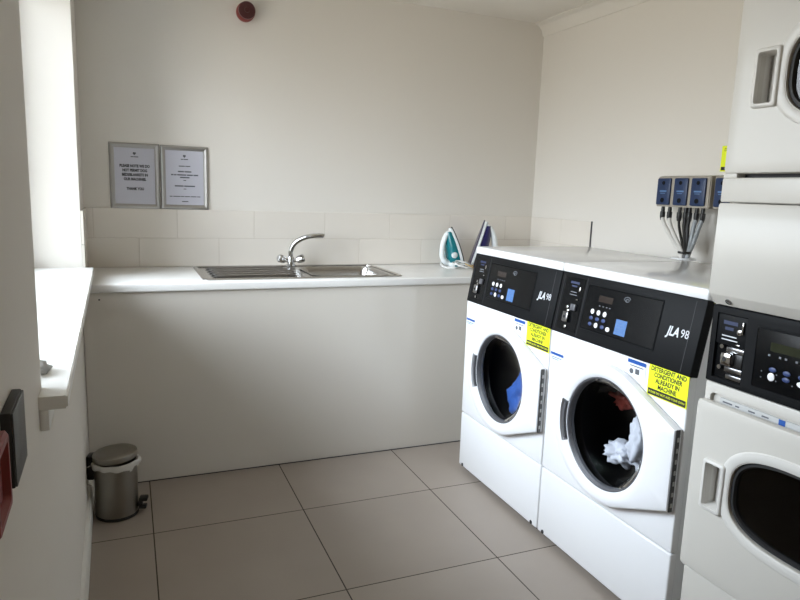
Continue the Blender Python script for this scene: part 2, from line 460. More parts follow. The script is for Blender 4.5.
# ------------------------------------------------------------------ notices on the back wall
def notice(label, cx, cz, w, h, kind):
    t = thing('notice_frame', label, 'notice frame', (cx, -.001, cz))
    b = new()
    r = lambda g, y: [(x, y, zz) for x, zz in ((-w/2+g, -h/2+g), (w/2-g, -h/2+g), (w/2-g, h/2-g), (-w/2+g, h/2-g))]
    loft(b, [r(0, 0), r(0, -.006), r(.004, -.011), r(.010, -.013), r(.018, -.010), r(.024, -.005), r(.024, 0)], (False, False))
    obj('frame', b, 'alu', t, angle=15)
    p = obj('paper', add_box(new(), -w/2+.02, w/2-.02, -.004, -.0005, -h/2+.02, h/2-.02), 'paper', t, smooth=False)
    rot = (PI/2, 0, 0); y = -.0043
    e = new()   # small leaf-like emblem
    add_prism(e, [(0, -.008), (.004, -.004), (.008, .001), (.006, .006), (.002, .0075), (0, .005), (-.002, .0075), (-.006, .006), (-.008, .001), (-.004, -.004)],
              lambda x, zz: (x, y-.0002, zz+h/2-.052), lambda x, zz: (x, y+.0003, zz+h/2-.052))
    words(e, [.012, .022], .0045, y-.0002, h/2-.068, .0015)
    obj('emblem', e, 'greyink', p, smooth=False)
    if kind == 0:
        for s, zz, wd in (('PLEASE NOTE WE DO', .050, .142), ('NOT PERMIT DOG', .028, .116), ('BEDS/BLANKETS IN', .006, .122), ('OUR MACHINES.', -.016, .106), ('THANK YOU', -.064, .082)):
            text('lettering', s, .0185, 'ink', p, (0, y-.0002, zz), rot, width=wd, offset=.0010)
    else:
        e = new()
        for lens, zz, hh in (([.03, .024], .060, .005), ([.03, .034], .032, .0065), ([.012, .012, .045, .03, .024], .015, .0065), ([.048], .002, .0065), ([.014], -.013, .004),
                             ([.044, .054], -.042, .0065), ([.014], -.057, .004), ([.014, .036, .016, .026, .03, .016], -.096, .0045), ([.032], -.122, .0045)):
            words(e, lens, hh, y-.0002, zz, .003)
        obj('print', e, 'greyink', p, smooth=False)
    return t
notice('silver framed notice in bold capitals about dog beds, left of two frames', .2435, 1.3885, .238, .328, 0)
notice('silver framed notice in small grey print, right of two frames', .4845, 1.3885, .236, .326, 1)

# alarm sounder
al = thing('alarm_sounder', 'round dark red fire alarm sounder high on the back wall', 'alarm', (.80, .002, 2.246))
obj('base', add_lathe(new(), [(.046, 0), (.047, -.01), (.047, -.035), (.043, -.05)], 40, 'y'), 'red', al)
obj('sounder_face', add_lathe(new(), [(.0425, -.04), (.0425, -.066), (.038, -.071), (.014, -.071), (.012, -.067)], 40, 'y'), 'maroon', al)

# ------------------------------------------------------------------ washing machines
def blob(seedv, rx, ry, rz, amp, sub=4):
    b = new(); bmesh.ops.create_icosphere(b, subdivisions=sub, radius=1)
    for v in b.verts:
        n = noise.fractal(v.co*1.6+Vector((seedv, 0, 0)), .8, 2.1, 4)
        r = 1+amp*n+amp*.5*abs(noise.noise(v.co*4+Vector((0, seedv, 0))))
        v.co = Vector((v.co.x*rx*r, v.co.y*ry*r, v.co.z*rz*r))
    return b

WW = .68; DX, DZ = .359, .567
A = math.atan2(.040, .2268)       # console lean
def door_outline(R, hx, h0, h1, n=96):
    th = [2*PI*k/n for k in range(n)]
    poly = [(DX+R*1.06*math.cos(a) if math.cos(a) < 0 else DX+R*math.cos(a), DZ+R*.985*math.sin(a)) for a in th]+[(hx, h0), (hx, h1)]
    P = sorted(set(poly)); hull = []
    for seq in (P, P[::-1]):
        part = []
        for p in seq:
            while len(part) > 1 and (part[-1][0]-part[-2][0])*(p[1]-part[-2][1])-(part[-1][1]-part[-2][1])*(p[0]-part[-2][0]) <= 0: part.pop()
            part.append(p)
        hull += part[:-1]
    angs = sorted(th+[math.atan2(h0-DZ, hx-DX) % (2*PI), math.atan2(h1-DZ, hx-DX) % (2*PI)])
    out = []
    for a in angs:
        d = (math.cos(a), math.sin(a)); best = 0
        for p, q in zip(hull, hull[1:]+hull[:1]):
            ex, ey = q[0]-p[0], q[1]-p[1]; den = d[0]*ey-d[1]*ex
            if abs(den) < 1e-12: continue
            px, py = p[0]-DX, p[1]-DZ
            tt = (px*ey-py*ex)/den; u = (px*d[1]-py*d[0])/den
            if tt > 0 and -1e-6 <= u <= 1+1e-6: best = max(best, tt)
        out.append((a, best))
    return out

def washer(label, loc):
    t = thing('washing_machine', label, 'washing machine', loc, -PI/2, 'pair of front loading washers')
    b = new(); prof = [(.016, .035), (.016, .853), (.058, 1.083), (.665, 1.083), (.665, .035)]
    add_prism(b, prof, lambda y, z_: (.004, y, z_), lambda y, z_: (WW-.004, y, z_))
    cab = obj('cabinet', b, 'enamel', t)
    cb = new(); add_lathe(cb, [(.245, -.05), (.245, .45)], 64, 'y', (DX, 0, DZ)); cut(cab, cb)
    obj('lower_panel', add_box(new(), .002, WW-.002, 0, .03, .024, .2945, .006, 3), 'enamel', t)
    fpn = obj('front_panel', add_box(new(), .002, WW-.002, 0, .03, .2985, .853, .005, 3), 'enamel', t)
    cb = new(); add_lathe(cb, [(.225, -.05), (.225, .1)], 64, 'y', (DX, 0, DZ)); cut(fpn, cb)
    for x in (.05, WW-.05):
        for y in (.05, .61):
            obj('foot', add_lathe(new(), [(.022, 0), (.022, .012), (.012, .016), (.012, .04)], 16, 'z', (x, y, 0)), 'rubber', t)
    for x in (.04, WW-.04): obj('kick_screw', add_lathe(new(), [(.008, -.002), (.008, .003)], 12, 'y', (x, 0, .034)), 'rubber', t)
    obj('kick_plate', add_box(new(), .01, WW-.01, .018, .024, .012, .05), 'hinge', t)
    # drum, gasket
    b = new()
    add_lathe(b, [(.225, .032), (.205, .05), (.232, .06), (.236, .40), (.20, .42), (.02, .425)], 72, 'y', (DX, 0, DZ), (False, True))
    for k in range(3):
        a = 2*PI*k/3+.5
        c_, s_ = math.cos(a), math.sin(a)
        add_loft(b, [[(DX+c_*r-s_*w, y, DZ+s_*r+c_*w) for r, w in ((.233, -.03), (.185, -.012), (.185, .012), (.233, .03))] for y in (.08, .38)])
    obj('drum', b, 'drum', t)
    # door
    outl = door_outline(.246, .674, .439, .694)
    def lp(f, y):    # f = inset
        return [(DX+(r-f)*math.cos(a), y, DZ+(r-f)*math.sin(a)) for a, r in outl]
    def cl(r, y): return [(DX+r*math.cos(a), y, DZ+r*math.sin(a)) for a, _ in outl]
    b = new(); loft(b, [lp(.004, -.001), lp(0, -.006), lp(0, -.026), lp(.003, -.031), lp(.010, -.034), cl(.225, -.036), cl(.214, -.035), cl(.202, -.032), cl(.194, -.026), cl(.191, -.001)], (False, False))
    door = obj('door', b, 'plastic_w', t, angle=40)
    cb = new()      # recess for the pull at the left of the ring
    angs = [PI*.905+i*(PI*.24)/16 for i in range(17)]
    ring = [(DX+.221*math.cos(a), DZ+.221*math.sin(a)) for a in angs]+[(DX+.19*math.cos(a), DZ+.19*math.sin(a)) for a in reversed(angs)]
    add_prism(cb, ring, lambda x, z_: (x, -.08, z_), lambda x, z_: (x, -.02, z_)); cut(door, cb)
    b = new()
    ring = [(DX+.220*math.cos(a), DZ+.220*math.sin(a)) for a in angs]+[(DX+.204*math.cos(a), DZ+.204*math.sin(a)) for a in reversed(angs)]
    add_prism(b, ring, lambda x, z_: (x, -.026, z_), lambda x, z_: (x, -.0195, z_))
    ring = [(DX+.212*math.cos(a), DZ+.212*math.sin(a)) for a in angs[1:-1]]+[(DX+.202*math.cos(a), DZ+.202*math.sin(a)) for a in reversed(angs[1:-1])]
    add_prism(b, ring, lambda x, z_: (x, -.032, z_), lambda x, z_: (x, -.026, z_))
    obj('door_pull', b, 'bezel', door)
    b = new(); n = 72
    prof = [(.193, -.024), (.190, -.0245), (.187, -.022), (.1885, -.019), (.186, -.017), (.1875, -.014), (.185, -.012), (.1865, -.009), (.184, -.006), (.182, -.001), (.193, -.001)]
    loft(b, [[(DX+r*math.cos(2*PI*k/n), y, DZ+r*math.sin(2*PI*k/n)) for k in range(n)] for r, y in prof], (False, False))
    obj('bezel_ring', b, 'bezel', door)
    b = new(); add_lathe(b, [(.186, -.012), (.180, -.004), (.168, .012), (.145, .026), (.11, .036), (.06, .042), (.005, .044)], 64, 'y', (DX, 0, DZ), (False, True))
    obj('door_glass', b, 'doorglass', door)
    hg = obj('hinge', add_box(new(), .6735, .679, -.029, -.013, .437, .696, .002, 1), 'hinge', t)
    for k in range(7):
        zz = .452+k*.0345
        obj('hinge_knuckle', add_box(new(), .6780, .6803, -.025, -.017, zz, zz+.014, .001, 1), 'alu', hg)
    # lid
    b = new()
    l = lambda g, zz: [(x, y, zz) for x, y in rrect(.0005+g, WW-.0005-g, .034+g, .672-g, .008, 5)]
    loft(b, [l(.001, 1.082), l(0, 1.084), l(0, 1.107), l(.002, 1.1115), l(.006, 1.1135)])
    obj('lid', b, 'lid', t)
    # console (tilted back)
    ct = (0, -.004, .8545); cr = (PI/2-A, 0, 0)
    b = new(); CH = .2300
    add_box(b, .0015, WW-.0015, 0, CH, -.035, 0, .004, 2)
    con = obj('console', b, 'console', t, ct, cr)
    for x in (.017, .150, .640): obj('console_seam', add_box(new(), x, x+.002, .008, CH-.008, -.0005, .0006), 'seam', con, smooth=False)
    # coin side panel
    cp = obj('coin_panel', add_box(new(), .030, .142, .016, CH-.014, -.002, .0016, .001, 1), 'console_gloss', con)
    e = new()
    for (x, hh, w, h_) in ((.086, .196, .05, .009), (.086, .183, .03, .006)):
        add_box(e, x-w/2, x+w/2, hh-h_/2, hh+h_/2, .0015, .0021)
    obj('coin_label', e, 'bluedim', con, smooth=False)
    e = new()
    for (x, hh, w) in ((.088, .161, .034), (.089, .151, .04)):
        add_box(e, x-w/2, x+w/2, hh-.0016, hh+.0016, .0015, .0021)
    obj('coin_print', e, 'dimink', con, smooth=False)
    for x, y in ((.073, .103), (.083, .030), (.080, .090)):
        obj('panel_screw', add_lathe(new(), [(.006, .001), (.006, .005), (.003, .006)], 14, 'z', (x, y, 0)), 'chrome', con)
    obj('coin_slot', add_box(new(), .118, .126, .166, .184, .001, .005, .002), 'chrome', con)
    obj('coin_return', add_box(new(), .112, .122, .134, .138, .001, .004), 'chrome', con)
    lk = obj('lock', add_box(new(), .064, .096, .046, .086, .001, .014, .005, 3), 'grey_metal', con)
    obj('keyhole', add_lathe(new(), [(.006, .0135), (.006, .0145)], 14, 'z', (.079, .066, 0)), 'ink', lk)
    obj('reject_button', add_box(new(), .094, .122, .094, .118, .001, .010, .003, 2), 'bezel', con)
    # control panel
    pn = obj('control_panel', add_box(new(), .166, .519, .044, CH-.030, -.002, .0022, .0012, 1), 'console_gloss', con)
    rim = new()
    r = lambda gg, zz: [(x, y, zz) for x, y in rrect(.162+gg, .523-gg, .040+gg, CH-.026-gg, .006, 3)]
    loft(rim, [r(0, 0), r(.001, .0026), r(.003, .0026), r(.004, 0)], (False, False)); obj('panel_rim', rim, 'console', con)
    obj('display', add_box(new(), .232, .302, .150, .172, .002, .0028), 'lcd', con, smooth=False)
    e = new()
    for x in (.24, .258, .276, .292): add_box(e, x, x+.006, .134, .137, .002, .0027); 
    obj('panel_print', e, 'dimink', con, smooth=False)
    def oval(bm, x, y, rx, ry): add_loft(bm, [[(x+rx*s_*math.cos(2*PI*k/18), y+ry*s_*math.sin(2*PI*k/18), zz) for k in range(18)] for s_, zz in ((1, .001), (1, .0035), (.75, .0045))])
    for i, x in enumerate((.213, .245, .277)):
        for y, m in ((.113, 'whitebtn'), (.090, 'bluebtn'), (.068, 'whitebtn' if i == 1 else 'bluebtn')):
            e = new(); oval(e, x, y-.002, .0088 if m == 'whitebtn' else .0095, .0092 if m == 'whitebtn' else .0068); obj('button', e, m, con)
    e = new(); oval(e, .306, .064, .010, .008); bt = obj('button', e, 'whitebtn', con)
    lb_ = obj('console_label', add_box(new(), .338, .390, .056, .108, .002, .0027), 'bluelabel', con, smooth=False)
    e = new()
    for k, w in enumerate((.05, .042, .046, .03, .044)): add_box(e, .342, .342+w*.85, .099-k*.0095, .1010-k*.0095, .0026, .0031)
    obj('print', e, 'lightblue', lb_, smooth=False)
    e = new()   # swirl emblem
    for r_, a0, a1 in ((.012, .3, 3.4), (.008, 3.2, 6.6), (.004, 0, 4)):
        pp = [(.368+r_*1.2*math.cos(a0+(a1-a0)*k/12), .177+r_*.8*math.sin(a0+(a1-a0)*k/12), .0028) for k in range(13)]
        add_tube(e, pp, .0016, 6)
    obj('emblem', e, 'dimink', con)
    text('lettering', 'JLA', .040, 'silverink', con, (.5805, .116, .0006), (0, 0, 0), shear=.25, offset=.0012, width=.050)
    text('lettering', '98', .036, 'silverink', con, (.6265, .117, .0006), (0, 0, 0), width=.030)
    # stickers
    yl = obj('sticker', add_box(new(), .518, .677, -.0014, -.0005, .757, .860), 'yellow', t, smooth=False); yl['label'] = 'bright yellow detergent sticker'
    rt = (PI/2, 0, 0)
    for s_, zz, wd in (('DETERGENT AND', .845, .140), ('CONDITIONER', .827, .112), ('ALREADY IN', .809, .096), ('MACHINE', .791, .074)):
        text('lettering', s_, .0200, 'ink', yl, (.5975, -.0016, zz-.001), rt, width=wd, offset=.0007)
    bar = obj('black_strip', add_box(new(), .522, .673, -.0018, -.0010, .760, .780), 'ink', yl, smooth=False)
    text('lettering', 'PLEASE DO NOT ADD YOUR OWN', .0095, 'yellow', yl, (.5975, -.0020, .770), rt, width=.142)
    st = obj('sticker', add_box(new(), .424, .504, -.0012, -.0005, .796, .849), 'sticker', t, smooth=False); st['label'] = 'small white sticker with a blue header'
    e = new(); add_box(e, .424, .504, -.0016, -.001, .837, .849); obj('header', e, 'blue', st, smooth=False)
    e = new(); add_lathe(e, [(.009, -.0016), (.009, -.001)], 16, 'y', (.443, 0, .811)); add_box(e, .460, .478, -.0016, -.001, .805, .822); add_box(e, .435, .495, -.0016, -.001, .828, .831); obj('print', e, 'greyink', st, smooth=False)
    st = obj('sticker', add_box(new(), .010, .088, -.0012, -.0005, .738, .772), 'sticker', t, smooth=False); st['label'] = 'pale sticker with a blue top band'
    e = new(); add_box(e, .010, .088, -.0016, -.001, .762, .772); obj('header', e, 'blue', st, smooth=False)
    e = new(); add_box(e, .016, .078, -.0016, -.001, .752, .755); add_box(e, .016, .06, -.0016, -.001, .745, .748); obj('print', e, 'lightblue', st, smooth=False)
    return t
XF = 1.6962
washer('white front loading washing machine beside the counter, farther from the dryer', (XF, -.9131, 0))
washer('white front loading washing machine in the middle, right beside the stacked dryer', (XF, -1.5948, 0))
# laundry seen through the door glass
def garment(label, m, loc, args, cat='laundry'):
    o = obj('garment', blob(*args), m, loc=loc, angle=180); setp(o, label, cat); return o
garment('blue garment inside the washing machine beside the counter', 'clothb', (1.812, -1.262, .465), (1.3, .045, .06, .085, .5))
garment('white and grey garment inside the washing machine beside the dryer', 'clothw', (1.812, -1.995, .525), (4.1, .04, .045, .085, .5))
garment('crumpled white cloth low in the drum beside the dryer', 'clothw', (1.815, -1.905, .462), (7.7, .045, .06, .035, .55))
garment('red garment high in the drum beside the dryer', 'clothr', (1.90, -1.80, .62), (2.9, .04, .04, .03, .6))

# ------------------------------------------------------------------ stacked dryer
def sup(cx, cz, a, b_, n, y, N=72, flat=.0):
    out = []
    for k in range(N):
        th = 2*PI*k/N; c_, s_ = math.cos(th), math.sin(th)
        x = a*math.copysign(abs(c_)**(2/n), c_); z_ = b_*math.copysign(abs(s_)**(2/n), s_)
        out.append((cx+x, y, cz+z_))
    return out
dl = (1.69, -2.331, 0)
d = thing('stacked_dryer', 'tall white stacked tumble dryer at the right edge, two doors one above the other', 'dryer', dl, -PI/2)
DW = .683
cab = obj('cabinet', add_box(new(), .003, DW-.003, .018, .70, .03, 1.985, .004), 'enamel2', d)
for cz in (.60, 1.675):
    cb = new(); add_lathe(cb, [(.25, -.05), (.25, .5)], 64, 'y', (.345, 0, cz)); cut(cab, cb)
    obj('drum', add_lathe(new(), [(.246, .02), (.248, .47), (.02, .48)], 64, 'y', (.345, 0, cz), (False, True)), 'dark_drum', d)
for x in (.05, DW-.05):
    for y in (.06, .64): obj('foot', add_lathe(new(), [(.022, 0), (.022, .012), (.012, .016), (.012, .035)], 16, 'z', (x, y, 0)), 'rubber', d)
obj('kick_panel', add_box(new(), .002, DW-.002, -.004, .02, .03, .3035, .006, 3), 'enamel2', d)
fr_ = obj('front_frame', add_box(new(), .003, DW-.003, .0, .022, .3065, .866, .003, 2), 'enamel2', d)
cb = new(); add_prism(cb, rrect(.045, .64, .315, .795, .05), lambda x, z_: (x, -.02, z_), lambda x, z_: (x, .05, z_))
c2 = new(); add_prism(c2, rrect(.022, .66, .800, .838, .012), lambda x, z_: (x, -.02, z_), lambda x, z_: (x, .012, z_)); cut(fr_, cb, c2)
b = new(); add_box(b, .05, .64, .006, .0125, .795, .829); ls = obj('label_strip', b, 'slip', d, smooth=False)
for x, w in ((.06, .03), (.10, .012), (.14, .02), (.18, .02)): obj('print', add_box(new(), x, x+w, .0054, .0062, .818, .822), 'greyink', ls, smooth=False)
for x in (.228, .45): obj('mark', add_box(new(), x, x+.018, .0054, .0062, .812, .828), 'blue', ls, smooth=False)

def dryer_door(z0, z1, cz, hz0, hz1, dx=0.):
    b = new()
    o_ = lambda g, y: [(x, y, z_) for x, z_ in rrect(.001+g, DW-.001-g, z0+g, z1-g, .012, 5)]
    loft(b, [o_(.001, -.001), o_(0, -.004), o_(0, -.018), o_(.003, -.0235), o_(.010, -.025), o_(.03, -.0255)])
    dr = obj('door', b, 'enamel2', d, angle=30)
    wc = .352+dx*.7
    cb = new(); add_loft(cb, [sup(wc, cz, .216, .116, 3.0, -.08), sup(wc, cz, .216, .116, 3.0, .05)])
    hx0, hx1 = .064+dx*.6, .112+dx*.6
    c2 = new(); add_prism(c2, rrect(hx0, hx1, hz0+.012, hz1-.012, .006), lambda x, z_: (x, -.08, z_), lambda x, z_: (x, .03, z_))
    cut(dr, cb, c2)
    b = new()   # raised trim ring
    loft(b, [sup(wc, cz, .248, .146, 2.8, -.0245), sup(wc, cz, .244, .142, 2.8, -.0285), sup(wc, cz, .236, .134, 2.9, -.0295), sup(wc, cz, .224, .124, 3, -.0295), sup(wc, cz, .218, .118, 3, -.027), sup(wc, cz, .216, .116, 3, -.012), sup(wc, cz, .2165, .1165, 3, -.002)], (False, False))
    obj('window_trim', b, 'dryer_trim', dr)
    b = new()
    loft(b, [sup(wc, cz, .2165, .1165, 3, -.012), sup(wc, cz, .213, .113, 3, -.018), sup(wc, cz, .206, .106, 3, -.018), sup(wc, cz, .203, .103, 3, -.010), sup(wc, cz, .203, .103, 3, -.004)], (False, False))
    obj('gasket', b, 'rubber', dr)
    b = new(); loft(b, [sup(wc, cz, .204, .104, 3, -.010), sup(wc, cz, .204, .104, 3, -.006)])
    obj('door_window', b, 'dryerglass', dr)
    b = new()
    h_ = lambda g, y: [(x, y, z_) for x, z_ in rrect(hx0-.012+g, hx1+.012-g, hz0+g, hz1-g, .008, 4)]
    loft(b, [h_(0, -.0245), h_(.001, -.033), h_(.004, -.0355), h_(.010, -.0355), h_(.0115, -.030)], (False, False))
    # sloping pocket: deep at the left, shallow at the right
    pk = new()
    tp_ = [(x, -.030, z_) for x, z_ in rrect(hx0-.0005, hx1+.0005, hz0+.0115, hz1-.0115, .004, 4)]
    bt_ = [(x, .012-.034*max(0, (x-hx0-.016)/(hx1-hx0-.016)), z_) for x, z_ in rrect(hx0+.0005, hx1-.002, hz0+.015, hz1-.015, .004, 4)]
    loft(pk, [tp_, bt_], (False, True))
    hd = obj('handle', b, 'dryer_trim', dr, angle=50)
    obj('handle_pocket', pk, 'dryer_trim', hd, angle=30)
    return dr
dryer_door(.314, .817, .602, .516, .662)
dryer_door(1.434, 1.905, 1.672, 1.594, 1.738, .022)
# console of the lower dryer
b = new(); add_box(b, .003, DW-.003, -.006, .03, .869, 1.083, .004, 2)
con = obj('console', b, 'console', d)
cb = new(); add_box(cb, .022, .116, -.03, .004, .884, 1.064); cut(con, cb)
def q(bm, x0, x1, z0, z1, y0, y1, r=0): return add_box(bm, x0, x1, y0, y1, z0, z1, r)
cbx = obj('coin_box', q(new(), .023, .115, .885, 1.063, .0015, .006), 'console_gloss', d, smooth=False)
e = new(); q(e, .023, .115, .980, 1.062, -.0035, .002, .002); obj('coin_plate', e, 'console', cbx)
e = new(); q(e, .042, .086, 1.036, 1.046, -.0042, -.003); q(e, .048, .074, 1.021, 1.029, -.0042, -.003); obj('coin_label', e, 'bluedim', cbx, smooth=False)
e = new(); q(e, .040, .086, 1.003, 1.006, -.0042, -.003); q(e, .040, .090, .993, .996, -.0042, -.003); obj('coin_print', e, 'silverink', cbx, smooth=False)
obj('coin_lever', add_lathe(new(), [(.008, -.002), (.008, -.010), (.004, -.012)], 16, 'y', (.098, 0, 1.022)), 'chrome', cbx)
obj('coin_slot', q(new(), .104, .108, 1.018, 1.050, -.010, -.003, .001), 'chrome', cbx)
obj('coin_return', q(new(), .088, .100, .984, .988, -.007, -.003, .001), 'chrome', cbx)
for x0_, z0_, z1_ in ((.060, .962, .976), (.060, .908, .921), (.066, .889, .901)):
    obj('coin_trim', q(new(), x0_, .114, z0_, z1_, -.005, .003, .001), 'grey_metal', cbx)
e = new(); q(e, .054, .088, .926, .962, -.020, .003, .007); lk = obj('lock', e, 'chrome', cbx)
obj('keyhole', add_lathe(new(), [(.006, -.0205), (.006, -.0195)], 14, 'y', (.069, 0, .944)), 'ink', cbx)
e = new(); q(e, .088, .113, .925, .962, -.006, .003, .003); obj('coin_bezel', e, 'black', cbx)
for x_, z_ in ((.046, .974), (.044, .916)): obj('panel_screw', add_lathe(new(), [(.006, -.001), (.006, -.007)], 12, 'y', (x_, 0, z_)), 'chrome', cbx)
pn = obj('control_panel', q(new(), .150, .560, .895, 1.047, -.0075, -.005, .001), 'console_gloss', con)
rim = new(); r = lambda g, y: [(x, y, z_) for x, z_ in rrect(.145+g, .565-g, .890+g, 1.052-g, .006, 3)]
loft(rim, [r(0, -.0055), r(.001, -.0085), r(.004, -.0085), r(.005, -.0055)], (False, False)); obj('panel_rim', rim, 'console', con)
e = new(); q(e, .190, .300, .996, 1.018, -.0082, -.007); obj('display', e, 'lcdg', con, smooth=False)
e = new()
for x in (.186, .216, .232, .26): q(e, x, x+.006, .982, .987, -.0082, -.007)
for x, zz in ((.172, .938), (.172, .922), (.214, .938), (.214, .922), (.258, .922)): q(e, x, x+.003, zz, zz+.003, -.0082, -.007)
obj('panel_print', e, 'dimink', con, smooth=False)
def ovy(x, z_, rx, rz_, m):
    e = new(); add_loft(e, [[(x+rx*s_*math.cos(2*PI*k/18), y, z_+rz_*s_*math.sin(2*PI*k/18)) for k in range(18)] for s_, y in ((1, -.006), (1, -.0095), (.75, -.0105))]); obj('button', e, m, con)
ovy(.202, .931, .0095, .0105, 'whitebtn'); ovy(.204, .950, .010, .006, 'bluebtn'); ovy(.242, .950, .010, .006, 'bluebtn'); ovy(.242, .934, .010, .006, 'bluebtn')
ovy(.282, .933, .011, .007, 'whitebtn'); ovy(.282, .950, .010, .006, 'bluebtn')
# cabinet front between console and upper door
b = new()
prof = [(-.004, 1.086), (-.026, 1.112), (-.030, 1.118), (-.030, 1.352), (-.026, 1.358), (.0, 1.358), (.02, 1.358), (.02, 1.086)]
add_prism(b, prof, lambda y, z_: (.002, y, z_), lambda y, z_: (DW-.002, y, z_))
bmesh.ops.bevel(b, geom=[e_ for e_ in b.edges if abs(e_.verts[0].co.x-e_.verts[1].co.x) < 1e-6 and e_.verts[0].co.y < .001 and e_.verts[1].co.y < .001], offset=.003, segments=2, affect='EDGES')
sp_ = obj('service_panel', b, 'enamel2', d)
e = new(); dirn = Vector((0, -.76, -.65)); p0 = Vector((.058, -.015, 1.099)); add_tube(e, [p0-dirn*.002, p0+dirn*.003, p0+dirn*.004], [.009, .009, .006], 14)
obj('panel_screw', e, 'grey_metal', sp_)
obj('upper_rail', add_box(new(), .002, DW-.002, -.026, .02, 1.3605, 1.424, .005, 3), 'enamel2', d)
b = new(); add_box(b, .002, .045, -.024, .02, 1.4225, 1.436, .004, 2); obj('door_stop', b, 'enamel2', d)
b = new(); add_box(b, .002, DW-.002, .006, .02, 1.41, 1.445); obj('recess', b, 'seam', d, smooth=False)  # dark backing plate, the slot's shade is put into its colour
obj('top_fascia', add_box(new(), .002, DW-.002, -.02, .02, 1.912, 1.985, .005, 3), 'enamel2', d)

# ------------------------------------------------------------------ dosing pumps on the right wall
PX = 2.53
def pump(label, y0, y1, covers, z0=1.331, z1=1.474):
    t = thing('dosing_pump', label, 'dosing pump', (W-.001, (y0+y1)/2, z0))
    cy = (y0+y1)/2
    b = new()
    pr = [(0, 0), (0, z1-z0), (-.085, z1-z0), (PX-W, z1-z0-.006), (PX-W, .0), ]
    add_prism(b, pr, lambda x, z_: (x, y0-cy, z_), lambda x, z_: (x, y1-cy, z_))
    bmesh.ops.bevel(b, geom=list(b.edges), offset=.004, segments=2, affect='EDGES')
    obj('housing', b, 'housing', t)
    for a, c in covers:
        f = PX-W
        cv = obj('pump_cover', add_box(new(), f-.010, f+.002, c-cy, a-cy, .008, z1-z0-.012, .006, 2), 'pumpblue', t)
        m = (a+c)/2-cy
        obj('screw_cap', add_lathe(new(), [(.009, f-.0115), (.009, f-.009)], 16, 'x', (0, m, z1-z0-.034)), 'console', cv); obj('screw_cap', add_lathe(new(), [(.011, f-.0115), (.011, f-.009)], 16, 'x', (0, m, .030)), 'console', cv)
        e = new(); add_box(e, f-.0106, f-.0095, m-.022, m+.020, .068, .075); add_box(e, f-.0106, f-.0095, m-.014, m+.016, .060, .063); obj('print', e, 'lightblue', cv, smooth=False)
    return t
pump('beige wall pump box with three blue covers above the washing machines', -1.513, -1.205, [(-1.212, -1.293), (-1.315, -1.394), (-1.414, -1.494)])
pump('beige pump box with a blue cover, half hidden behind the dryer', -1.71, -1.532, [(-1.542, -1.622)])
# standpipe and hoses
pp = (2.50, -1.435)
o_ = obj('waste_pipe', add_lathe(new(), [(.034, 0), (.034, 1.100), (.052, 1.101), (.052, 1.109), (.030, 1.109), (.030, 1.08)], 24, 'z', (*pp, 0)), 'upvc')
setp(o_, 'white pipe end behind the washing machines where the pump hoses gather', 'pipe')
hz = 1.331
specs = [(-1.233, 'hosew', .0095, 'white'), (-1.275, 'hosew', .0095, 'white'), (-1.336, 'black', .006, 'black'), (-1.372, 'black', .0095, 'black'), (-1.394, 'black', .0095, 'black'), (-1.434, 'hoseg', .010, 'grey'), (-1.468, 'hoseg', .010, 'grey')]
ORD = ['leftmost white', 'second white', 'thin black', 'thick black', 'thickest black', 'left grey', 'rightmost grey']
for i, (yy, m, r_, nm) in enumerate(specs):
    t = thing('pump_hose', ORD[i]+' hose hanging below the three blue pump covers', 'hose', (PX+.02, yy, hz), 0, 'hoses under the pump box')
    off = (i-3)*.0045
    ex, ey = pp[0]-PX-.02, pp[1]-yy
    pts = smooth_path([(0, 0, -.05), (ex*.2, ey*.16, -.09), (ex*.55+off, ey*.62, -.155), (ex*.9+off*.8, ey*.96-off, -.195), (ex+off*.6, ey-off, -.225), (ex+off*.6, ey-off, -.30)], 6)
    obj('tube', add_tube(new(), pts, r_, 10), m, t)
    obj('connector', add_lathe(new(), [(.0075, .0), (.009, -.012), (.0085, -.022), (.012, -.024), (.012, -.045), (.009, -.062), (.007, -.064)], 14), 'black', t)
o_ = obj('cable_tie', add_lathe(new(), [(.027, .0), (.028, .003), (.028, .007), (.027, .010)], 20, 'z', (pp[0], pp[1], 1.128), (False, False)), 'black'); setp(o_, 'black tie around the bundle of pump hoses', 'cable tie')
# yellow sign on the wall
sg = thing('wall_sticker', 'yellow sign on the right wall mostly hidden behind the dryer', 'sign', (W-.001, -1.541, 1.55))
pl_ = obj('plate', add_box(new(), -.0016, 0, -.085, .093, -.055, .056), 'yellow', sg, smooth=False)
rw = (PI/2, 0, -PI/2)
for s_, zz, wd in (('DETERGENT AND', .039, .150), ('CONDITIONER', .019, .12), ('ALREADY IN', -.001, .10), ('MACHINE', -.020, .08)):
    text('lettering', s_, .0185, 'ink', pl_, (-.0018, .004, zz), rw, width=wd)
obj('black_strip', add_box(new(), -.0020, -.0012, -.081, .089, -.050, -.035), 'ink', pl_, smooth=False)

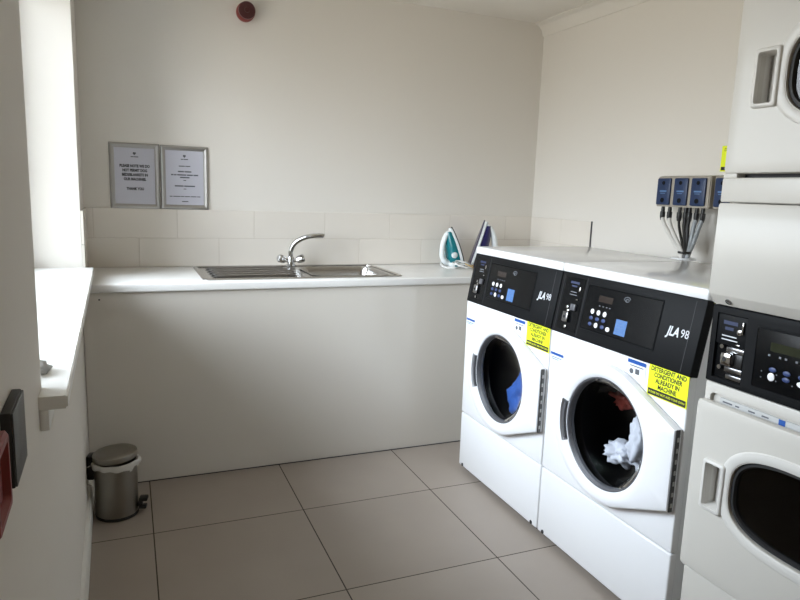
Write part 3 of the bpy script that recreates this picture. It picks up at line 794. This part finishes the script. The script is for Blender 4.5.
# ------------------------------------------------------------------ pedal bin
bn = thing('pedal_bin', 'small brushed steel pedal bin with white liner in the corner under the sill', 'bin', (.124, -.868, 0), math.radians(-12))
R = .082
obj('body', add_lathe(new(), [(R-.004, .008), (R-.001, .010), (R, .02), (R, .232), (R-.003, .236), (R-.006, .232), (R-.006, .02)], 56), 'bin_steel', bn)
obj('base_ring', add_lathe(new(), [(R-.004, 0), (R+.001, .001), (R+.0015, .010), (R-.002, .014)], 56), 'black', bn)
b = new(); n = 56; loops = []
for r_, z_, am in ((R-.004, .20, 0), (R-.002, .2365, .001), (R+.004, .238, .002), (R+.007, .232, .003), (R+.0055, .214, .006)):
    loops.append([((r_+.003*math.sin(7*a_+z_*90)+(.010 if z_ < .235 and math.cos(a_) > .72 else 0)*(.5+.5*math.sin(5*a_)))*math.cos(a_), (r_+.002*math.sin(9*a_))*math.sin(a_), z_+am*.5*math.sin(3*a_+1)+am*.3*math.sin(11*a_)) for a_ in [2*PI*k/n for k in range(n)]])
loft(b, loops, (False, False)); obj('liner', b, 'liner', bn)
b = new(); add_lathe(b, [(R+.003, .0), (R+.004, .004), (R+.003, .021), (R-.004, .026), (R-.03, .028), (.01, .029)], 56, 'z', (R, 0, 0))
obj('lid', b, 'bin_steel', bn, (-R, 0, .240), (0, math.radians(-4), 0))
b = new(); add_box(b, -R-.024, -R+.004, -.028, .024, .160, .262, .006); obj('hinge_block', b, 'black', bn)
pth = [(-R-.012-.012*math.sin(PI*k/12), -.030, .205+.045*math.cos(PI*k/12)-.03) for k in range(13)]
obj('carry_handle', add_tube(new(), [(-R-.006, -.030, .225), (-R-.024, -.036, .215), (-R-.028, -.038, .18), (-R-.022, -.038, .150), (-R-.006, -.032, .140)], .003, 8), 'chrome', bn)
b = new(); add_box(b, R-.004, R+.012, -.012, .012, .030, .045, .003); add_box(b, R+.006, R+.040, -.019, .019, .052, .068, .005); add_box(b, R+.004, R+.034, -.016, .016, .018, .032, .004); add_box(b, R+.008, R+.018, -.010, .010, .025, .06, .003)
obj('pedal', b, 'black', bn)

# ------------------------------------------------------------------ things on the left wall
def left(yl):      # x of the wall at distance yl
    return -TH*yl
bx = thing('wall_switch_box', 'slim black wall box with a dark grey plate on the left wall below the window', 'switch box', (left(-2.698), -2.698, 1.028), TH)
obj('back_box', add_box(new(), 0, .0125, -.053, .053, -.049, .049, .002), 'blackdev', bx)
obj('face_plate', add_box(new(), .0125, .0148, -.0515, .0515, -.0475, .0475, .001), 'devface', bx)
fc = thing('fire_call_point', 'red fire call point cut off by the left edge of the photo', 'call point', (left(-2.945), -2.945, 1.070), TH)
obj('back_box', add_box(new(), 0, .022, -.043, .043, -.041, .041, .004), 'red', fc)
b = new(); loft(b, [[(x_, yy, zz) for yy, zz in rrect(-.043+g, .043-g, -.041+g, .041-g, .005, 4)] for x_, g in ((.022, .001), (.028, .001), (.031, .004), (.031, .010), (.024, .013), (.024, .03))], (True, True))
obj('front', b, 'red', fc)

# ------------------------------------------------------------------ camera and light
f = 649.098; yaw, pitch, rol = -.3994, -.166, .035
fw = Vector((-math.sin(yaw)*math.cos(pitch), math.cos(yaw)*math.cos(pitch), math.sin(pitch)))
r0 = Vector((math.cos(yaw), math.sin(yaw), 0)); u0 = r0.cross(fw)
rt = math.cos(rol)*r0+math.sin(rol)*u0; up = -math.sin(rol)*r0+math.cos(rol)*u0
cam = bpy.data.objects.new('camera', bpy.data.cameras.new('camera')); C.objects.link(cam)
cam.data.sensor_width = 36; cam.data.lens = f/800*36; cam.data.clip_start = .01
cam.matrix_world = Matrix(((rt.x, up.x, -fw.x, .2011), (rt.y, up.y, -fw.y, -3.6261), (rt.z, up.z, -fw.z, 1.3594), (0, 0, 0, 1)))
S.camera = cam

w = bpy.data.worlds.new('daylight'); S.world = w; w.use_nodes = True
nt = w.node_tree; bg = nt.nodes['Background']
tc = nt.nodes.new('ShaderNodeTexCoord'); sp = nt.nodes.new('ShaderNodeSeparateXYZ'); nt.links.new(tc.outputs['Generated'], sp.inputs[0])
cr = nt.nodes.new('ShaderNodeValToRGB'); mr = nt.nodes.new('ShaderNodeMapRange')
mr.inputs['From Min'].default_value = -1; mr.inputs['From Max'].default_value = 1
nt.links.new(sp.outputs['Z'], mr.inputs['Value']); nt.links.new(mr.outputs[0], cr.inputs[0])
cr.color_ramp.elements[0].position = .45; cr.color_ramp.elements[0].color = (.26, .235, .20, 1)
cr.color_ramp.elements[1].position = .67; cr.color_ramp.elements[1].color = (1.02, 1.10, 1.23, 1)
nt.links.new(cr.outputs[0], bg.inputs['Color']); bg.inputs['Strength'].default_value = 9.0
po = bpy.data.lights.new('window_portal', 'AREA'); po.shape = 'RECTANGLE'; po.size = JF-JN; po.size_y = ZH-SZ; po.cycles.is_portal = True
p_ = bpy.data.objects.new('window_portal', po); C.objects.link(p_)
p_.location = (-DEP-.04-TH*(JN+JF)/2, (JN+JF)/2, (ZH+SZ)/2); p_.rotation_euler = (PI/2, 0, -PI/2+TH)
p_.rotation_euler = Matrix(((0, 0, 1), (-1, 0, 0), (0, -1, 0))).transposed().to_euler() if False else (0, -PI/2, 0)
po.size, po.size_y = ZH-SZ, JF-JN

# warm ceiling luminaire further back in the room
cl = thing('ceiling_light', 'round white ceiling lamp behind the camera', 'lamp', (1.5, -3.9, H-.001))
obj('base', add_lathe(new(), [(.15, 0), (.15, -.03), (.13, -.035)], 40), 'upvc', cl)
lm = M['warmlamp'].node_tree.nodes['Principled BSDF']
lm.inputs['Emission Color'].default_value = (1, .80, .55, 1); lm.inputs['Emission Strength'].default_value = 5
obj('lamp_shade', add_lathe(new(), [(.14, -.03), (.135, -.06), (.10, -.085), (.05, -.095), (.005, -.097)], 40), 'warmlamp', cl)

vs = S.view_settings
S.display_settings.display_device = 'sRGB'
vs.view_transform = 'Standard'; vs.look = 'None'; vs.gamma = 1; vs.use_curve_mapping = False; vs.exposure = 1.06
